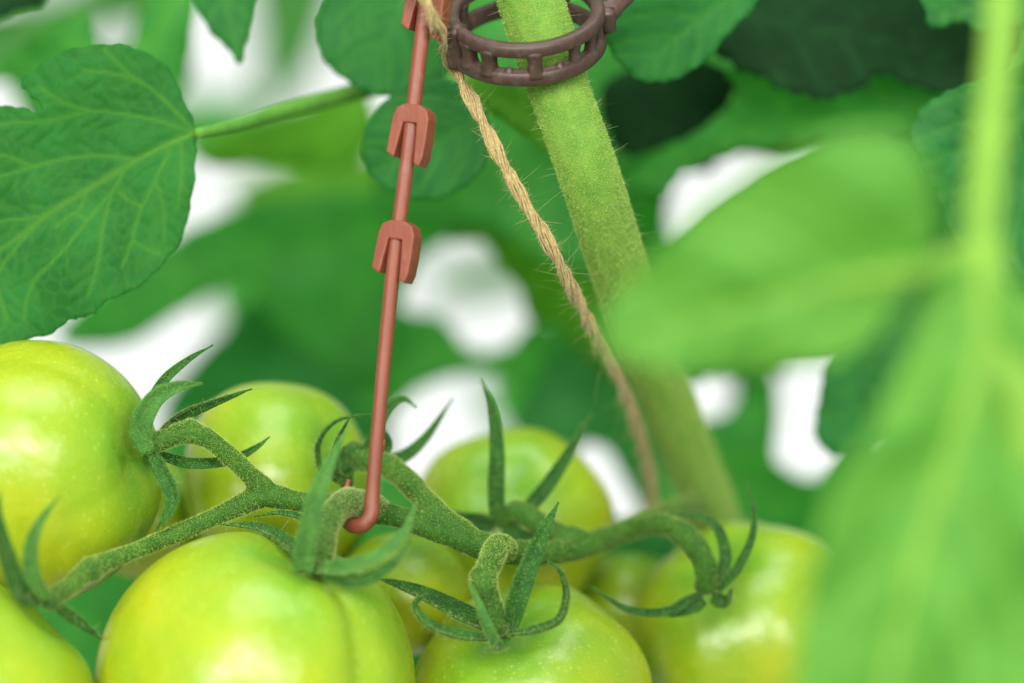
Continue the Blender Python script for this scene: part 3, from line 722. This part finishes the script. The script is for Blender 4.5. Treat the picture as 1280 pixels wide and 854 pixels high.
# ------------------------------------------------------------------ jute twine
tw = thing('twine', 'frayed jute twine running beside the main stem', 'twine', P(815, 650, 92))
tp = [(505, -50, -14), (530, -4, -14), (545, 32, -11), (560, 68, 3), (578, 104, 4), (603, 152, -1), (640, 226, -2), (690, 312, 2), (734, 400, 17), (770, 466, 37), (797, 536, 60), (812, 600, 80), (815, 650, 92)]
n = 420
core = PP(crom(tp, n)); t_, N_, B_ = frames(core)
u = np.concatenate([[0], np.cumsum(np.linalg.norm(np.diff(core, axis=0), axis=1))])
allv = MB()
for ply in range(2):
    ang = u * 2 * math.pi / 24.0 + ply * math.pi + 0.5 * np.sin(u / 9)
    pc = core + 0.60 * (N_ * np.cos(ang)[:, None] + B_ * np.sin(ang)[:, None])
    mb = MB()
    for k in range(22):
        a0 = k * 2.4; r0 = 0.84 * math.sqrt((k + 0.5) / 22)
        a2 = a0 + u * 2 * math.pi / 26 + 0.7 * np.sin(u / 4 + k * 1.3)
        wob = r0 * (1 + 0.2 * np.sin(u / 3.1 + k * 1.7) + 0.16 * np.sin(u / 1.3 + k) + 0.12 * np.sin(u / 0.7 + k * 2.1))
        st = pc + (N_ * np.cos(a2)[:, None] + B_ * np.sin(a2)[:, None]) * wob[:, None]
        mb.tube(st, 0.19 + 0.06 * np.sin(u / 2.3 + k * 3), 5, caps=False)
    mesh_obj('ply', mb.verts(), mb.f, M_JUTE, tw); allv.add(mb.verts(), mb.f)
fuzz('loose_fibre', allv.verts(), allv.f, M_FIBRE, tw, 3.2, 0.4, 1.7, 0.032, lean=0.6, curl=0.6, seg=5, nmax=10000)
fuzz('long_loose_fibre', allv.verts(), allv.f, M_FIBRE, tw, 0.12, 2.5, 6.0, 0.03, lean=0.6, curl=0.6, seg=6, nmax=320)

# ------------------------------------------------------------------ red truss support hook
hook = thing('truss_support_hook', 'terracotta red plastic rod with paired barbs, hooked under the truss', 'support hook', P(455, 655, -6))
hp = [(541, -60, -6), (533, 0, -6), (522, 90, -6), (514, 160, -6), (504, 240, -6), (492, 330, -6), (482, 430, -6), (473, 530, -6.5), (467, 600, -7), (465, 630, -7.5)]
path = PP(crom(hp, 80))
bend = PP(crom([(465, 630, -7.5), (464, 642, -8), (459, 652, -8.3), (450, 657.5, -8), (440, 656, -6.5), (432, 648, -3), (428, 636, 1.5), (431, 620, 4), (436, 600, 4.5)], 34))[1:]; bend = bend[:33]
rad = np.concatenate([np.linspace(9.8, 8.4, 72), np.linspace(8.5, 9.4, 8), np.linspace(9.5, 9.6, 15), np.linspace(9.4, 7.5, 12), np.linspace(7, 2.5, 6)]) / PXMM
mb = MB().tube(np.vstack([path, bend]), rad, 20, power=2.5)
mesh_obj('rod', mb.verts(), mb.f, M_RED, hook)
# moulding flash, a small nick on the rod
mb = MB().tube(PP([(479.5, 545, -6.5), (479.5, 552, -6.7), (479, 559, -6.6), (478, 566, -6.6)]), np.array([1, 2.6, 2.4, 1]) / PXMM, 8)
mesh_obj('moulding_nub', mb.verts(), mb.f, M_RED, hook)

def barb(px, py, y, yaw, sc=1.0):
    """staple-shaped catch: a bridge across the rod with a prong hanging either side"""
    import bmesh
    outl = [(-24, 2), (-20, -10), (-10, -15), (10, -15), (21, -9), (25, 2), (24.5, 30), (23, 50), (19, 61), (11.5, 57), (10.5, 30), (9, 8), (-9, 8), (-12, 28), (-16, 52), (-27, 46), (-26, 25)]
    bm = bmesh.new(); th = 13
    fr = [bm.verts.new((x, -th, -z)) for x, z in outl]
    bm.faces.new(fr)
    r = bmesh.ops.extrude_face_region(bm, geom=bm.faces[:])
    bmesh.ops.translate(bm, verts=[v for v in r['geom'] if isinstance(v, bmesh.types.BMVert)], vec=(0, 2 * th, 0))
    bmesh.ops.recalc_face_normals(bm, faces=bm.faces)
    bmesh.ops.bevel(bm, geom=[e for e in bm.edges if e.calc_face_angle(0) > 0.9 or True], offset=1.8, segments=3, profile=0.5, affect='EDGES', clamp_overlap=True)
    bmesh.ops.triangulate(bm, faces=[f for f in bm.faces if len(f.verts) > 4])
    v = np.array([x.co[:] for x in bm.verts]) / PXMM * sc; f = [tuple(x.index for x in q.verts) for q in bm.faces]
    bm.free()
    cy, sy = math.cos(yaw), math.sin(yaw); Rz = np.array([[cy, -sy, 0], [sy, cy, 0], [0, 0, 1]])
    tl = math.radians(7); Ry = np.array([[math.cos(tl), 0, math.sin(tl)], [0, 1, 0], [-math.sin(tl), 0, math.cos(tl)]])
    v = v @ Rz.T @ Ry.T + P(px, py, y)
    return mesh_obj('barb', v, f, M_RED, hook, smooth=False)
barb(518, 147, -6, math.radians(-22))
barb(500, 292, -6, math.radians(-22))
barb(538, -14, -6, math.radians(-22), 1.05)

# ------------------------------------------------------------------ brown stem clip
clip = thing('stem_clip', 'dark brown round plastic clip with ladder openings holding the stem', 'stem clip', P(660, 100, 0))
cc = P(656, 18, 4); tau = math.radians(36)
e1 = norm(np.array([1, 0.10, 0.13])); e2 = np.array([0, -math.cos(tau), -math.sin(tau)]); e2 = norm(e2 - e1 * np.dot(e1, e2)); ax = norm(np.cross(e1, e2))
if ax[2] > 0: ax = -ax
def ring_pt(a, h, r): return cc + r * (e1 * math.cos(a) + e2 * math.sin(a)) + ax * h
Rr = 15.4; hh = 6.4
aa = np.linspace(0, 2 * math.pi, 97)
for h, rad in ((0, 1.55), (hh, 1.75)):
    p_ = np.array([ring_pt(a, h, Rr) for a in aa]); mb = MB().tube(p_, rad, 12, power=3, caps=False)
    mesh_obj('rail', mb.verts(), mb.f, M_BROWN, clip)
for a in np.radians([18, 38, 58, 92, 128, 148, 215, 260, 310]):
    p_ = np.array([ring_pt(a, h, Rr) for h in np.linspace(0.4, hh - 0.4, 9)]); w = (1.5 if a > 1.5 else 1.1) + 0.55 * np.abs(np.linspace(-1, 1, 9)) ** 2
    mb = MB().tube(p_, w, 12, hint=e1 * math.cos(a) + e2 * math.sin(a), power=3); mesh_obj('rung', mb.verts(), mb.f, M_BROWN, clip)
# blunt teeth on the lower rail
for a in np.radians([72, 112]):
    mb = MB().tube(np.array([ring_pt(a, hh - 0.6, Rr), ring_pt(a, hh - 1.6, Rr), ring_pt(a, hh - 2.3, Rr)]), [1.5, 1.2, 0.6], 10); mesh_obj('tooth', mb.verts(), mb.f, M_BROWN, clip)
# latch on the right, hinge on the left
mb = MB()
lp = np.array([ring_pt(0.02, 2, Rr - 0.3), ring_pt(0.02, 1.5, Rr + 2.4), ring_pt(-0.05, 0.5, Rr + 4.5), ring_pt(-0.12, 0.0, Rr + 7.0)])
mb.tube(crom(lp, 16), np.linspace(2.7, 1.9, 16), 14, power=3.2); mesh_obj('latch', mb.verts(), mb.f, M_BROWN, clip)
mb = MB(); lp = np.array([ring_pt(0.15, 0.0, Rr + 1.6), ring_pt(0.15, hh * 0.5, Rr + 2.0), ring_pt(0.13, hh * 0.7, Rr + 2.2)])
mb.tube(crom(lp, 12), np.linspace(2.0, 1.5, 12), 12, power=3); mesh_obj('latch_tongue', mb.verts(), mb.f, M_BROWN, clip)
mb = MB(); ha = math.radians(164)
lp = np.array([ring_pt(ha, -1.0, Rr + 0.3), ring_pt(ha, hh * 0.5, Rr + 0.5), ring_pt(ha, hh + 1.2, Rr + 0.3)])
mb.tube(crom(lp, 12), 2.3, 14, power=2.8); mesh_obj('hinge', mb.verts(), mb.f, M_BROWN, clip)

# ------------------------------------------------------------------ foreground shoot, far out of focus
shoot = thing('leafy_shoot', 'bright out-of-focus shoot with two broad leaves in the right foreground', 'shoot', P(1290, 900, -133))
M_FSTEM = stem_mat('shoot_stem', (0.14, 0.30, 0.04), (0.20, 0.37, 0.05), (0.25, 0.42, 0.08), 0.3)
mb = MB().tube(PP(crom([(1256, -60, -108), (1248, 60, -114), (1236, 180, -120), (1226, 280, -126), (1232, 340, -130), (1258, 440, -134), (1285, 520, -136), (1300, 700, -136)], 60)), np.array([22] * 15 + [23] * 15 + [27] * 10 + [26] * 20) / PXMM * 0.8, 20)
mesh_obj('stem', mb.verts(), mb.f, M_FSTEM, shoot)
mb = MB().tube(PP(crom([(1232, 318, -128), (1190, 326, -132), (1150, 338, -136), (1110, 346, -138)], 20)), np.linspace(18, 10, 20) / PXMM * 0.8, 14)
mesh_obj('petiole', mb.verts(), mb.f, M_FSTEM, shoot)
blade('leaf', [(1150, 336), (1168, 290), (1165, 225), (1130, 172), (1060, 165), (985, 190), (900, 245), (830, 305), (785, 355), (752, 410), (775, 448), (860, 464), (960, 462), (1050, 446), (1095, 418), (1125, 378)],
      [(1150, 338), (1060, 352), (940, 380), (770, 430)], -136, LM_FORE, shoot, gx=-0.1, gy=0.15, fold=0.15, wave=4, step=10, bulge=1.5, vw=6, ribr=(9, 3), jag=3, ribmat=M_FSTEM, seed=4)
blade('leaf', [(1180, 330), (1150, 395), (1120, 470), (1080, 550), (1040, 610), (1020, 690), (1002, 770), (990, 880), (1010, 960), (1200, 1000), (1400, 960), (1420, 600), (1360, 440), (1260, 350)],
      [(1225, 335), (1225, 440), (1190, 560), (1140, 720), (1090, 930)], -140, LM_FORE, shoot, gx=0.1, gy=-0.1, fold=0.14, wave=4, step=12, bulge=0.8, vw=8, ribr=(11, 5), jag=3, ribmat=M_FSTEM, seed=6)
